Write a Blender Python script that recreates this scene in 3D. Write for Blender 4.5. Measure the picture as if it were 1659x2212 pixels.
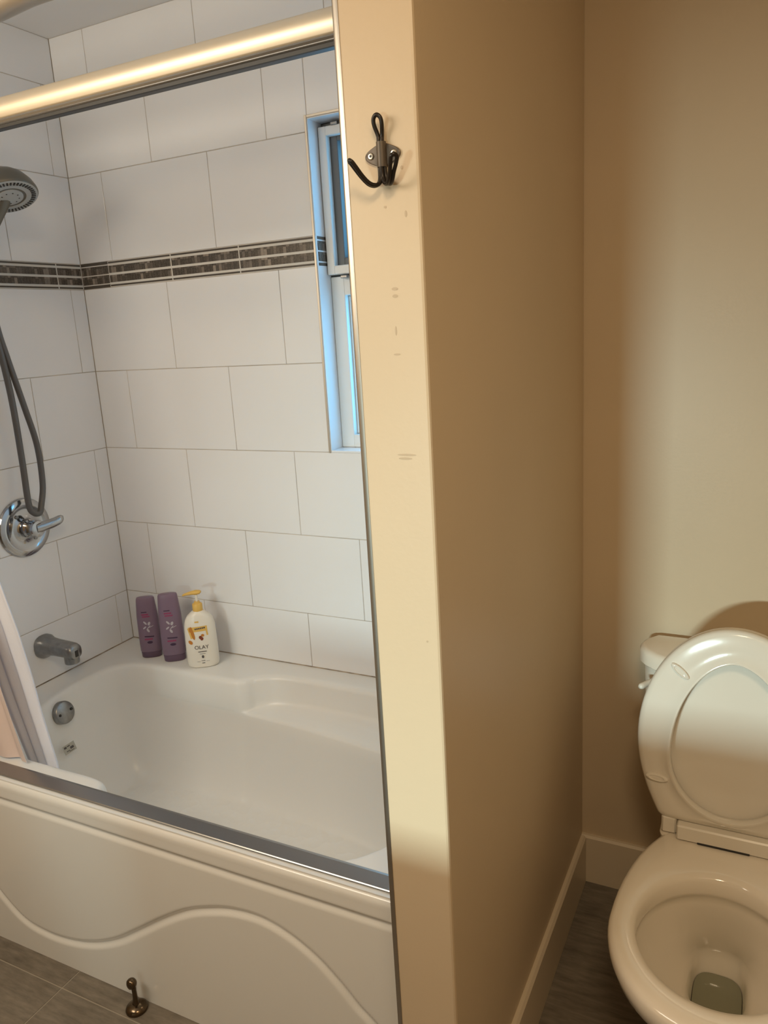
import bpy, math, random
import numpy as np
from mathutils import Vector, Matrix
random.seed(7)
for o in list(bpy.data.objects): bpy.data.objects.remove(o)
SC = bpy.context.scene
COL = SC.collection
R = math.radians

# ------------------------------------------------------------------ camera
FPX = 1662.33
cam_d = bpy.data.cameras.new('camera'); cam = bpy.data.objects.new('camera', cam_d); COL.objects.link(cam)
cam_d.sensor_fit = 'HORIZONTAL'; cam_d.sensor_width = 36.0; cam_d.lens = FPX/1659*36.0
cam_d.clip_start = .02
rt = Vector((0.89497683, 0.44238169, -0.05757527)); fw = Vector((-0.44295377, 0.86587651, -0.23248617)); up = Vector((-0.05299455, 0.23357292, 0.97089406))
mw = Matrix((rt, up, -fw)).transposed().to_4x4(); mw.translation = Vector((1.96045, -1.84815, 1.50484))
cam.matrix_world = mw
SC.camera = cam

# ------------------------------------------------------------------ sky, lights, exposure
W = bpy.data.worlds.new('sky'); SC.world = W; W.use_nodes = True
bgn = W.node_tree.nodes['Background']; bgn.inputs[0].default_value = (.20, .60, 1.0, 1); bgn.inputs[1].default_value = 5.5
SC.view_settings.view_transform = 'Standard'; SC.view_settings.look = 'None'
SC.view_settings.gamma = 1; SC.view_settings.use_curve_mapping = False
SC.view_settings.exposure = 0.0

def light(name, typ, loc, power, col, aim=None, **k):
    d = bpy.data.lights.new(name, typ); d.energy = power; d.color = col
    for a, v in k.items(): setattr(d, a, v)
    o = bpy.data.objects.new(name, d); COL.objects.link(o); o.location = loc
    if aim is not None: o.rotation_euler = (Vector(aim)-Vector(loc)).to_track_quat('-Z', 'Y').to_euler()
    return o
# added light standing in for window light off an unseen mirror, and the warm lamp by the wash basin
light('mirror_bounce_fill', 'AREA', (1.10, -3.9, 1.105), 4.9, (.78, 1.0, .97), (1.74, 0, .60), shape='RECTANGLE', size=.40, size_y=.07, spread=R(46))
light('basin_lamp', 'AREA', (.42, -2.05, 1.95), 15.5, (1.0, .87, .69), (.6, -.4, 1.2), shape='RECTANGLE', size=.9, size_y=.5)
light('nook_fill', 'AREA', (2.05, -1.95, 2.36), 13.5, (1.0, .77, .50), (1.9, -1.7, 0), shape='DISK', size=.40)  # unseen fill light added to brighten and warm the toilet nook

# ------------------------------------------------------------------ materials
def lin(c): return tuple((v/255/12.92 if v/255 <= .04045 else ((v/255+.055)/1.055)**2.4) for v in c)
def mat(name, col, rough=.5, metal=0, spec=.5, var=0, vscale=6, bump=0, bscale=40, coat=0, trans=0, ior=1.45, rvar=0):
    m = bpy.data.materials.new(name); m.use_nodes = True
    nt = m.node_tree; b = nt.nodes['Principled BSDF']
    b.inputs['Base Color'].default_value = (*col, 1); b.inputs['Roughness'].default_value = rough
    b.inputs['Metallic'].default_value = metal; b.inputs['Specular IOR Level'].default_value = spec
    b.inputs['Coat Weight'].default_value = coat; b.inputs['Coat Roughness'].default_value = .08
    b.inputs['Transmission Weight'].default_value = trans; b.inputs['IOR'].default_value = ior
    g = nt.nodes.new('ShaderNodeNewGeometry')
    if var or rvar:
        n = nt.nodes.new('ShaderNodeTexNoise'); n.inputs['Scale'].default_value = vscale; n.inputs['Detail'].default_value = 5
        nt.links.new(g.outputs['Position'], n.inputs['Vector'])
        if var:
            mr = nt.nodes.new('ShaderNodeMapRange'); mr.inputs[1].default_value = .3; mr.inputs[2].default_value = .7
            mr.inputs[3].default_value = 1-var; mr.inputs[4].default_value = 1+var
            nt.links.new(n.outputs['Fac'], mr.inputs[0])
            v = nt.nodes.new('ShaderNodeVectorMath'); v.operation = 'SCALE'; v.inputs[0].default_value = col
            nt.links.new(mr.outputs[0], v.inputs['Scale']); nt.links.new(v.outputs[0], b.inputs['Base Color'])
        if rvar:
            mr = nt.nodes.new('ShaderNodeMapRange'); mr.inputs[3].default_value = rough-rvar; mr.inputs[4].default_value = rough+rvar
            nt.links.new(n.outputs['Fac'], mr.inputs[0]); nt.links.new(mr.outputs[0], b.inputs['Roughness'])
    if bump:
        n2 = nt.nodes.new('ShaderNodeTexNoise'); n2.inputs['Scale'].default_value = bscale; n2.inputs['Detail'].default_value = 3
        nt.links.new(g.outputs['Position'], n2.inputs['Vector'])
        bp = nt.nodes.new('ShaderNodeBump'); bp.inputs['Strength'].default_value = bump; bp.inputs['Distance'].default_value = .002
        nt.links.new(n2.outputs['Fac'], bp.inputs['Height']); nt.links.new(bp.outputs[0], b.inputs['Normal'])
    return m
M = {}
M['paint'] = mat('tan_wall_paint', (.62, .50, .35), .42, var=.025, vscale=3, bump=.10, bscale=140)
M['ceil'] = mat('ceiling_paint', (.84, .83, .82), .8)
M['tile'] = mat('white_glazed_tile', (.82, .83, .85), .16, var=.02, vscale=2.5, rvar=.05)
M['grout'] = mat('grey_grout', (.52, .475, .42), .85, var=.25, vscale=9)
M['band_grout'] = mat('white_grout', (.66, .64, .60), .8)
M['floor_grout'] = mat('floor_grout', (.36, .32, .26), .85)
M['caulk'] = mat('stained_caulk', (.38, .315, .245), .8, var=.55, vscale=25)
M['liner'] = mat('dark_glass_liner', (.085, .072, .060), .25)
M['acrylic'] = mat('white_tub_acrylic', (.79, .79, .77), .16, coat=.3)
M['ceramic'] = mat('cream_ceramic', (.88, .81, .70), .10, coat=.5)
M['seat'] = mat('white_seat_plastic', (.82, .775, .69), .16, coat=.3)
M['base'] = mat('cream_baseboard_paint', (.68, .58, .44), .35)
M['alu'] = mat('brushed_aluminium', (.62, .60, .57), .26, metal=1)
M['alu_dark'] = mat('dark_gasket', (.045, .045, .045), .4)
M['satin'] = mat('satin_nickel_trim', (.58, .53, .46), .42, metal=1)
M['strip'] = mat('dull_steel_strip', (.47, .43, .375), .34, metal=1)
M['track'] = mat('grey_anodised_rail', (.36, .355, .35), .28, metal=1)
M['header'] = mat('satin_gold_rail', (.86, .77, .62), .50, metal=1)
M['shaded_liner'] = mat('shaded_window_liner', (.15, .155, .155), .6)  # dark grey stands in for shade in the recessed upper frame
M['chrome'] = mat('chrome', (.45, .455, .47), .12, metal=1)
M['dullchrome'] = mat('worn_chrome', (.29, .29, .29), .33, metal=1, var=.15, vscale=60)
M['gunmetal'] = mat('grey_metal_shell', (.16, .15, .125), .4, metal=.6)
M['hose'] = mat('grey_hose', (.13, .125, .12), .42, metal=.3)
M['headface'] = mat('grey_spray_face', (.42, .42, .40), .4)
M['black'] = mat('dark_rubber', (.025, .022, .02), .5)
M['iron'] = mat('dark_bronze_wire', (.022, .016, .012), .33, metal=.3)
M['plate'] = mat('dark_bronze_plate', (.10, .080, .062), .42, metal=.4)
M['screw'] = mat('screw_metal', (.75, .70, .60), .3, metal=1)
M['bronze'] = mat('antique_bronze', (.14, .105, .07), .2, metal=1)
M['white_frame'] = mat('white_vinyl', (.76, .76, .74), .35)
M['curtain'] = mat('white_curtain_cloth', (.80, .83, .93), .8, bump=.2, bscale=300)
M['pink'] = mat('pale_pink_liner', (.74, .62, .585), .7)
M['purple'] = mat('purple_plastic', (.215, .150, .215), .32, var=.05)
M['purple_dark'] = mat('dark_purple_plastic', (.125, .080, .130), .28)
M['pinkprint'] = mat('magenta_print', (.30, .05, .13), .5)
M['darkprint'] = mat('dark_purple_print', (.05, .025, .06), .5)
M['silver'] = mat('silver_print', (.50, .47, .52), .35)
M['bottle'] = mat('ivory_bottle_plastic', (.80, .76, .68), .28)
M['yellow'] = mat('golden_yellow_plastic', (.74, .47, .12), .35)
M['orange'] = mat('amber_print', (.52, .20, .03), .5)
M['nutbrown'] = mat('brown_print', (.20, .045, .02), .5)
M['ink'] = mat('grey_ink', (.09, .08, .08), .6)
M['water'] = mat('toilet_water', (.24, .24, .165), .03, spec=.6, coat=.6)
M['sticker'] = mat('grey_sticker', (.42, .41, .36), .5)
M['leaf'] = mat('dark_leaf', (.03, .06, .02), .6)
M['bark'] = mat('grey_bark', (.08, .06, .05), .9)
M['scuff'] = mat('grey_scuff', (.50, .39, .265), .5)
M['shade_glass'] = mat('frosted_shade', (.8, .78, .7), .5)

def glass_mat():
    m = bpy.data.materials.new('window_glass'); m.use_nodes = True; nt = m.node_tree
    for n in list(nt.nodes): nt.nodes.remove(n)
    out = nt.nodes.new('ShaderNodeOutputMaterial'); mx = nt.nodes.new('ShaderNodeMixShader')
    t = nt.nodes.new('ShaderNodeBsdfTransparent'); t.inputs[0].default_value = (.90, .97, .98, 1)
    g = nt.nodes.new('ShaderNodeBsdfGlossy'); g.inputs['Roughness'].default_value = .03
    mx.inputs[0].default_value = .06
    nt.links.new(t.outputs[0], mx.inputs[1]); nt.links.new(g.outputs[0], mx.inputs[2]); nt.links.new(mx.outputs[0], out.inputs[0])
    return m
M['glass'] = glass_mat()

def mosaic_mat():
    m = mat('dark_stick_mosaic', (.07, .058, .046), .22); nt = m.node_tree; b = nt.nodes['Principled BSDF']
    g = nt.nodes.new('ShaderNodeNewGeometry'); sx = nt.nodes.new('ShaderNodeSeparateXYZ'); nt.links.new(g.outputs['Position'], sx.inputs[0])
    def mth(op, a, bb=None):
        n = nt.nodes.new('ShaderNodeMath'); n.operation = op
        for i, v in enumerate((a, bb)):
            if v is None: continue
            if isinstance(v, (int, float)): n.inputs[i].default_value = v
            else: nt.links.new(v, n.inputs[i])
        return n.outputs[0]
    s = mth('SUBTRACT', sx.outputs[0], sx.outputs[1]); s = mth('MULTIPLY', s, 1/.0105)
    row = mth('FLOOR', mth('MULTIPLY', sx.outputs[2], 1/.0275))
    wn = nt.nodes.new('ShaderNodeTexWhiteNoise'); wn.noise_dimensions = '2D'
    cb = nt.nodes.new('ShaderNodeCombineXYZ'); nt.links.new(mth('FLOOR', s), cb.inputs[0]); nt.links.new(row, cb.inputs[1]); nt.links.new(cb.outputs[0], wn.inputs['Vector'])
    fr = mth('FRACT', s); edge = mth('MULTIPLY', mth('GREATER_THAN', fr, .10), 1.0)
    nz = nt.nodes.new('ShaderNodeTexNoise'); nz.inputs['Scale'].default_value = 260; nt.links.new(g.outputs['Position'], nz.inputs['Vector'])
    val = mth('ADD', mth('MULTIPLY', mth('POWER', wn.outputs['Value'], 4.0), 1.6), mth('MULTIPLY', nz.outputs['Fac'], 1.3))
    val = mth('MULTIPLY', val, mth('ADD', mth('MULTIPLY', edge, .5), .5))
    v = nt.nodes.new('ShaderNodeVectorMath'); v.operation = 'SCALE'; v.inputs[0].default_value = (.135, .115, .097)
    nt.links.new(val, v.inputs['Scale']); nt.links.new(v.outputs[0], b.inputs['Base Color'])
    return m
M['mosaic'] = mosaic_mat()

def floor_mat():
    m = mat('wood_look_porcelain', (.2, .16, .12), .38); nt = m.node_tree; b = nt.nodes['Principled BSDF']
    g = nt.nodes.new('ShaderNodeNewGeometry'); mp = nt.nodes.new('ShaderNodeMapping'); mp.inputs['Scale'].default_value = (14, 70, 1)
    nt.links.new(g.outputs['Position'], mp.inputs[0])
    n = nt.nodes.new('ShaderNodeTexNoise'); n.inputs['Scale'].default_value = 1; n.inputs['Detail'].default_value = 6; n.inputs['Roughness'].default_value = .65
    nt.links.new(mp.outputs[0], n.inputs['Vector'])
    n2 = nt.nodes.new('ShaderNodeTexNoise'); n2.inputs['Scale'].default_value = 9; n2.inputs['Detail'].default_value = 4
    nt.links.new(g.outputs['Position'], n2.inputs['Vector'])
    mx = nt.nodes.new('ShaderNodeMix'); mx.data_type = 'FLOAT'; mx.inputs[0].default_value = .35
    nt.links.new(n.outputs['Fac'], mx.inputs[2]); nt.links.new(n2.outputs['Fac'], mx.inputs[3])
    cr = nt.nodes.new('ShaderNodeValToRGB'); e = cr.color_ramp.elements
    e[0].position = .30; e[0].color = (.105, .088, .068, 1); e[1].position = .70; e[1].color = (.27, .235, .19, 1)
    nt.links.new(mx.outputs[0], cr.inputs[0]); nt.links.new(cr.outputs[0], b.inputs['Base Color'])
    return m
M['floor'] = floor_mat()

def tub_floor_bump(m):   # faint anti-slip relief on the tub bottom only: follows height
    nt = m.node_tree; b = nt.nodes['Principled BSDF']
    g = nt.nodes.new('ShaderNodeNewGeometry'); n = nt.nodes.new('ShaderNodeTexVoronoi'); n.inputs['Scale'].default_value = 34
    nt.links.new(g.outputs['Position'], n.inputs['Vector'])
    sx = nt.nodes.new('ShaderNodeSeparateXYZ'); nt.links.new(g.outputs['Position'], sx.inputs[0])
    mr = nt.nodes.new('ShaderNodeMapRange'); mr.inputs[1].default_value = .150; mr.inputs[2].default_value = .134; nt.links.new(sx.outputs[2], mr.inputs[0])
    bp = nt.nodes.new('ShaderNodeBump'); bp.inputs['Distance'].default_value = .003
    ml = nt.nodes.new('ShaderNodeMath'); ml.operation = 'MULTIPLY'; ml.inputs[1].default_value = .9
    nt.links.new(mr.outputs[0], ml.inputs[0]); nt.links.new(ml.outputs[0], bp.inputs['Strength'])
    nt.links.new(n.outputs['Distance'], bp.inputs['Height']); nt.links.new(bp.outputs[0], b.inputs['Normal'])
M['basin'] = mat('white_tub_basin', (.79, .79, .77), .28); tub_floor_bump(M['basin'])

# ------------------------------------------------------------------ mesh helpers (world coordinates in, local to the thing's root out)
def root_loc(p):
    v = Vector((0, 0, 0))
    while p is not None: v += p.location; p = p.parent
    return v
class G:
    def __init__(s): s.v = []; s.f = []
    def add(s, vs, fs):
        n = len(s.v); s.v += [tuple(map(float, p)) for p in vs]; s.f += [tuple(i+n for i in f) for f in fs]; return s
    def box(s, a, b):
        (x0, y0, z0), (x1, y1, z1) = a, b
        return s.add([(x0,y0,z0),(x1,y0,z0),(x1,y1,z0),(x0,y1,z0),(x0,y0,z1),(x1,y0,z1),(x1,y1,z1),(x0,y1,z1)],
                     [(0,3,2,1),(4,5,6,7),(0,1,5,4),(1,2,6,5),(2,3,7,6),(3,0,4,7)])
    def cbox(s, a, b, c):   # box with chamfered edges, all three axes
        a = list(a); b = list(b); vs = []
        lo = [Vector(a), Vector(b)]
        idx = {}
        for i in (0, 1):
            for j in (0, 1):
                for k in (0, 1):
                    p = (a[0] if i == 0 else b[0], a[1] if j == 0 else b[1], a[2] if k == 0 else b[2])
                    d = (c if i == 0 else -c, c if j == 0 else -c, c if k == 0 else -c)
                    for ax in range(3):
                        q = [p[t]+d[t] for t in range(3)]; q[ax] = p[ax]
                        idx[(i,j,k,ax)] = len(vs); vs.append(q)
        fs = []
        for i in (0, 1):
            fs.append([idx[(i,j,k,0)] for j,k in ((0,0),(1,0),(1,1),(0,1))])
            fs.append([idx[(j,i,k,1)] for j,k in ((0,0),(1,0),(1,1),(0,1))])
            fs.append([idx[(j,k,i,2)] for j,k in ((0,0),(1,0),(1,1),(0,1))])
        for i in (0, 1):
            for j in (0, 1):
                fs.append([idx[(i,j,0,0)], idx[(i,j,1,0)], idx[(i,j,1,1)], idx[(i,j,0,1)]])
                fs.append([idx[(i,0,j,0)], idx[(i,1,j,0)], idx[(i,1,j,2)], idx[(i,0,j,2)]])
                fs.append([idx[(0,i,j,1)], idx[(1,i,j,1)], idx[(1,i,j,2)], idx[(0,i,j,2)]])
        for i in (0, 1):
            for j in (0, 1):
                for k in (0, 1): fs.append([idx[(i,j,k,0)], idx[(i,j,k,1)], idx[(i,j,k,2)]])
        return s.add(vs, fs)
    def loft(s, rings, cap0=True, cap1=True, close=True):
        n = len(rings[0]); vs = [p for r in rings for p in r]; fs = []
        for i in range(len(rings)-1):
            for j in range(n if close else n-1):
                k = (j+1) % n; fs.append((i*n+j, i*n+k, (i+1)*n+k, (i+1)*n+j))
        if cap0: fs.append(tuple(range(n))[::-1])
        if cap1: fs.append(tuple((len(rings)-1)*n+j for j in range(n)))
        return s.add(vs, fs)
    def tube(s, pts, r, seg=10, cap=True, closed=False):
        P = [Vector(p) for p in pts]; n = len(P); rad = r if isinstance(r, (list, tuple)) else [r]*n
        T = []
        for i in range(n):
            a = P[(i-1) % n] if closed else P[max(i-1, 0)]; b = P[(i+1) % n] if closed else P[min(i+1, n-1)]
            T.append((b-a).normalized())
        u = T[0].orthogonal().normalized(); rings = []
        for i in range(n):
            u = (u - T[i]*u.dot(T[i])).normalized(); w = T[i].cross(u)
            rings.append([P[i]+(u*math.cos(2*math.pi*k/seg)+w*math.sin(2*math.pi*k/seg))*rad[i] for k in range(seg)])
        if closed: rings.append(rings[0]); return s.loft(rings, False, False)
        return s.loft(rings, cap, cap)
    def lathe(s, prof, o, axis, seg=28):   # prof: (radius, distance along axis)
        o = Vector(o); a = Vector(axis).normalized(); u = a.orthogonal().normalized(); w = a.cross(u)
        return s.loft([[o+a*h+(u*math.cos(2*math.pi*k/seg)+w*math.sin(2*math.pi*k/seg))*max(r, 1e-5) for k in range(seg)] for r, h in prof])
    def prism_x(s, prof, x0, x1):           # prof: (y, z) outline
        return s.loft([[(x0, y, z) for y, z in prof], [(x1, y, z) for y, z in prof]])
    def prism(s, prof, axis, a, b):
        f = {'x': lambda p, t: (t, p[0], p[1]), 'y': lambda p, t: (p[0], t, p[1]), 'z': lambda p, t: (p[0], p[1], t)}[axis]
        return s.loft([[f(p, a) for p in prof], [f(p, b) for p in prof]])
    def mesh(s, name, off=(0,0,0), smooth=None):
        m = bpy.data.meshes.new(name); o = Vector(off)
        m.from_pydata([tuple(Vector(p)-o) for p in s.v], [], s.f)
        import bmesh
        bm = bmesh.new(); bm.from_mesh(m); bmesh.ops.remove_doubles(bm, verts=bm.verts, dist=1e-6)
        bmesh.ops.recalc_face_normals(bm, faces=bm.faces); bm.to_mesh(m); bm.free()
        if smooth:
            m.shade_smooth(); m.set_sharp_from_angle(angle=R(smooth))
        return m
    def build(s, name, material, parent=None, smooth=None, label=None):
        m = s.mesh(name, root_loc(parent), smooth); m.materials.append(M[material])
        o = bpy.data.objects.new(name, m); COL.objects.link(o); o.parent = parent
        if label: o['label'] = label
        return o
def tag(o, label, cat, group=None, kind=None):
    o['label'] = label; o['category'] = cat
    if group: o['group'] = group
    if kind: o['kind'] = kind
    return o
def thing(name, loc, label, cat, group=None):
    o = bpy.data.objects.new(name, None); COL.objects.link(o); o.location = loc; o.empty_display_size = .05
    return tag(o, label, cat, group)
def struct(g, name, material, label, cat, smooth=None):
    return tag(g.build(name, material, None, smooth), label, cat, None, 'structure')
def cr(pts, n, closed=False):     # Catmull-Rom resample
    P = [Vector(p) for p in pts]; m = len(P); out = []
    S = m if closed else m-1
    for i in range(n):
        t = i/(n if closed else n-1)*S; k = min(int(t), S-1); f = t-k
        g = (lambda q: P[q % m]) if closed else (lambda q: P[min(max(q, 0), m-1)])
        a, b, c, d = g(k-1), g(k), g(k+1), g(k+2)
        out.append(.5*((2*b)+(c-a)*f+(2*a-5*b+4*c-d)*f*f+(3*b-a-3*c+d)*f**3))
    return out
def interp(x, xs, ys): return float(np.interp(x, xs, ys))

# ------------------------------------------------------------------ setting
CEIL = 2.387; XL, XR, YF = 1.455, 1.562, -.9205; ROOMY, ROOMX = -4.2, 2.45; YT = -.796
g = G().box((-.1, ROOMY-.1, -.12), (ROOMX+.1, .2, -.0015)); FLOOR = struct(g, 'floor', 'floor_grout', 'floor of grey-brown wood-look porcelain tiles', 'floor')
g = G().box((-.1, ROOMY-.1, CEIL), (ROOMX+.1, .2, CEIL+.1)); struct(g, 'ceiling', 'ceil', 'off-white ceiling above the tub and room', 'ceiling')
# floor tiles: alike pieces share one mesh
tx, ty = .65, .85
tm = None
rows = [(-.85-.85*k) for k in range(-1, 4)]
cache = {}
for ri, y1 in enumerate(rows):
    y0 = y1-ty
    for k in range(-2, 5):
        x0 = .5+tx*k; x1 = x0+tx
        for lo, hi, ytop in ((0, 1.5, -.79), (1.5, ROOMX, 0)):    # up to the tub front, and into the toilet nook
            if lo == 0 and x0 < 1.5 and x1 > 1.5 and y1 <= -.8: hi = ROOMX
            if lo == 1.5 and x0 < 1.5 and y1 <= -.8: continue
            a, b = max(x0, lo), min(x1, hi); c, d = max(y0, ROOMY), min(y1, ytop)
            if b-a < .03 or d-c < .02: continue
            w, h = round(b-a-.003, 4), round(d-c-.003, 4)
            if (w, h) not in cache:
                gg = G().cbox((0, 0, -.008), (w, h, 0), .0008); cache[(w, h)] = gg.mesh('floor_tile'); cache[(w, h)].materials.append(M['floor'])
            o = bpy.data.objects.new('floor_tile', cache[(w, h)]); COL.objects.link(o); o.location = (a+.0015, c+.0015, 0); o.parent = FLOOR

WX0, WX1, WZ0, WZ1 = .860, 1.40, 1.172, 2.036
GR = .0016
g = G()
for a, b in (((-.1, GR, 0), (WX0, .17, CEIL)), ((WX1, GR, 0), (XL, .17, CEIL)), ((WX0, GR, 0), (WX1, .17, WZ0)), ((WX0, GR, WZ1), (WX1, .17, CEIL))): g.box(a, b)
WB = struct(g, 'wall_tub_back', 'grout', 'white tiled back wall of the tub with a dark mosaic band and a window', 'wall')
g = G().box((-.1, -.86, 0), (-GR, GR, CEIL)); WL = struct(g, 'wall_tub_left', 'grout', 'white tiled end wall of the tub carrying the shower fittings', 'wall')
g = G().box((-.1, ROOMY, 0), (0, -.8601, CEIL)); struct(g, 'wall_left', 'paint', 'tan painted wall of the room beside the tub', 'wall')
g = G().box((XL, 0, 0), (ROOMX+.1, .17, CEIL)); struct(g, 'wall_back', 'paint', 'tan painted wall behind the toilet', 'wall')
g = G().box((ROOMX, ROOMY, 0), (ROOMX+.1, -.0005, CEIL)); struct(g, 'wall_right', 'paint', 'tan painted wall to the right of the toilet', 'wall')
g = G().box((-.1, ROOMY-.1, 0), (ROOMX+.1, ROOMY, CEIL)); struct(g, 'wall_rear', 'paint', 'tan painted wall at the far end of the room', 'wall')
g = G().box((.85, -2.6, 0), (ROOMX-.0005, -2.5, .926)); struct(g, 'wall_light_stop', 'paint', 'unseen tan half wall added to cut the light low down', 'wall')  # added behind the camera so its top edge cuts off the low light
# partition between tub and toilet, its end face carries the hook
c = .004
prof = [(XL+GR, -.001), (XL+GR, YF+.012), (XL+.0085, YF+.012), (XL+.0085, YF), (XR-c, YF), (XR-.0012, YF+.0012), (XR, YF+c), (XR, -.001)]
WP = struct(G().prism(prof, 'z', 0, CEIL-.0005), 'wall_partition', 'paint', 'tan painted partition wall ending in the post with the hook', 'wall')
# metal corner strip on the post, rounded towards the tub
q = [(XL+.0085, YF+.0115), (XL+.0088, YF-.0008), (XL+.0060, YF-.0009), (XL+.0025, YF-.0005), (XL+.0005, YF+.0004), (XL-.0006, YF+.0020), (XL-.0010, YF+.0050), (XL-.0010, YF+.0115)]
struct(G().prism(q, 'z', 0, CEIL-.001), 'trim_1', 'strip', 'narrow rounded metal strip down the left edge of the tan post', 'corner trim', 50)

for sx_, sz_, sw, sh in ((1.5205, 1.5525, .0045, .0020), (1.5205, 1.5435, .0040, .0022), (1.519, 1.500, .0012, .006), (1.519, 1.470, .005, .0012), (1.5255, 1.3370, .014, .0014), (1.523, 1.3320, .010, .0016), (1.5385, 1.695, .0018, .0022), (1.541, 1.641, .0016, .004), (1.513, 1.652, .0018, .0016), (1.5425, 1.070, .0016, .0016)):
    G().add([(sx_+sw*math.cos(t*math.pi/6), YF-.0003, sz_+sh*math.sin(t*math.pi/6)) for t in range(12)], [tuple(range(12))]).build('scuff_mark', 'scuff', WP)
# baseboards with a small top bevel
BH, BT = .142, .013
def bb(name, axis, at, a, b, sgn, label):
    pr = [(at, .0005), (at+sgn*BT, .0005), (at+sgn*BT, BH-.006), (at+sgn*(BT-.005), BH), (at, BH)]
    gg = G()
    if axis == 'x': gg.prism_x(pr, a, b)
    else: gg.prism(pr, 'y', a, b)
    struct(gg, name, 'base', label, 'baseboard')
bb('baseboard_back', 'x', 0, XR, ROOMX-.001, -1, 'cream baseboard along the wall behind the toilet')
bb('baseboard_partition', 'y', XR, YF, -BT-.0005, 1, 'cream baseboard along the brown partition beside the toilet')
bb('baseboard_right', 'y', ROOMX, ROOMY+.001, -BT-.0005, -1, 'cream baseboard along the wall right of the toilet')

# ------------------------------------------------------------------ wall tiles, one object each
Z = [.5018, .676, .923, 1.173, 1.421, 1.675, 1.751, 2.004, 2.254, CEIL]
GAP = .0011
tcache = {}
def tile(parent, plane, a0, a1, z0, z1, name='tile', material='tile', th=.006, gap=GAP, proud=0., ch=.0007):
    a0 += gap; a1 -= gap; z0 += gap; z1 -= gap
    if a1-a0 < .006 or z1-z0 < .004: return
    key = (plane, round(a1-a0, 4), round(z1-z0, 4), material, round(proud, 5))
    if key not in tcache:
        w, h = key[1], key[2]
        gg = G()
        if plane == 'back': gg.cbox((0, -proud, 0), (w, th, h), ch)
        elif plane == 'left': gg.cbox((-th, 0, 0), (proud, w, h), ch)
        elif plane == 'right': gg.cbox((-proud, 0, 0), (th, w, h), ch)
        elif plane == 'jamb': gg.cbox((-th, 0, 0), (.0015+proud, w, h), ch)
        m = gg.mesh(name); m.materials.append(M[material]); tcache[key] = m
    o = bpy.data.objects.new(name, tcache[key]); COL.objects.link(o)
    o.location = (a0, 0, z0) if plane == 'back' else (0, a0, z0) if plane == 'left' else (XL, a0, z0) if plane == 'right' else (WX0, a0, z0)
    o.parent = parent
def seams(first, lo, hi, step=.3985):
    s = [lo]; x = first
    while x-step > lo: x -= step
    while x < hi-.008:
        if x > lo+.008: s.append(x)
        x += step
    return s+[hi]
rowsb = [.735, .532, .735, .532, .735, None, .533, .733, .533]
rowsl = [-.0535, -.252, -.0535, -.252, -.0535, None, -.250, -.0525, -.250]
for i in range(len(Z)-1):
    z0, z1 = Z[i], Z[i+1]
    if rowsb[i] is None: continue
    ss = seams(rowsb[i]-.3985*0, .0, XL)
    for a, b in zip(ss[:-1], ss[1:]):
        # cut round the window opening
        zz0, zz1 = max(z0, WZ0), min(z1, WZ1)
        if b <= WX0 or a >= WX1 or zz1 <= zz0+.002: tile(WB, 'back', a, b, z0, z1)
        else:
            if a < WX0: tile(WB, 'back', a, WX0, z0, z1)
            if b > WX1: tile(WB, 'back', WX1, b, z0, z1)
            aa, bb_ = max(a, WX0), min(b, WX1)
            if z0 < WZ0-.002: tile(WB, 'back', aa, bb_, z0, WZ0)
            if z1 > WZ1+.002: tile(WB, 'back', aa, bb_, WZ1, z1)
    ss = seams(rowsl[i], -.86, .0)
    for a, b in zip(ss[:-1], ss[1:]): tile(WL, 'left', a, b, z0, z1)
G().box((.0, .0002, .4990), (XL, .002, .5026)).build('caulk_joint', 'caulk', WB)
G().box((-.002, -.80, .4935), (-.0002, 0, .5026)).build('caulk_joint', 'caulk', WL)
for i in range(len(Z)-1):
    if rowsl[i] is None: continue
    ss = seams(rowsl[i], -.80, .0)
    for a, b in zip(ss[:-1], ss[1:]): tile(WP, 'right', a, b, Z[i], Z[i+1])
# dark mosaic band: liners and two rows of stick mosaic sheets, each piece proud of white grout
G().box((0, .0006, Z[5]+.0008), (WX0, .004, Z[6]-.0008)).build('band_grout', 'band_grout', WB)
G().box((-.004, -.86, Z[5]+.0008), (-.0006, 0, Z[6]-.0008)).build('band_grout', 'band_grout', WL)
bz = [(1.6757, 1.6842, 'liner'), (1.6872, 1.7120, 'mosaic'), (1.7150, 1.7398, 'mosaic'), (1.7428, 1.7513, 'liner')]
jb = [.0008, .1139, .3629, .6087, WX0-.007]; jl = [-.86, -.837, -.590, -.343, -.096, -.0008]
for z0, z1, mt in bz:
    for a, b in zip(jb[:-1], jb[1:]): tile(WB, 'back', a, b, z0, z1, 'mosaic_strip' if mt == 'mosaic' else 'liner_strip', mt, gap=0.0 if False else .0001 if a < .01 else .0018, proud=.0004)
    for a, b in zip(jl[1:-1], jl[2:]): tile(WP, 'right', max(a, -.80), b, z0, z1, 'mosaic_strip' if mt == 'mosaic' else 'liner_strip', mt, gap=.0018, proud=.0004)
    for a, b in zip(jl[:-1], jl[1:]): tile(WL, 'left', a, b, z0, z1, 'mosaic_strip' if mt == 'mosaic' else 'liner_strip', mt, gap=.0018, proud=.0004)

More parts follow.
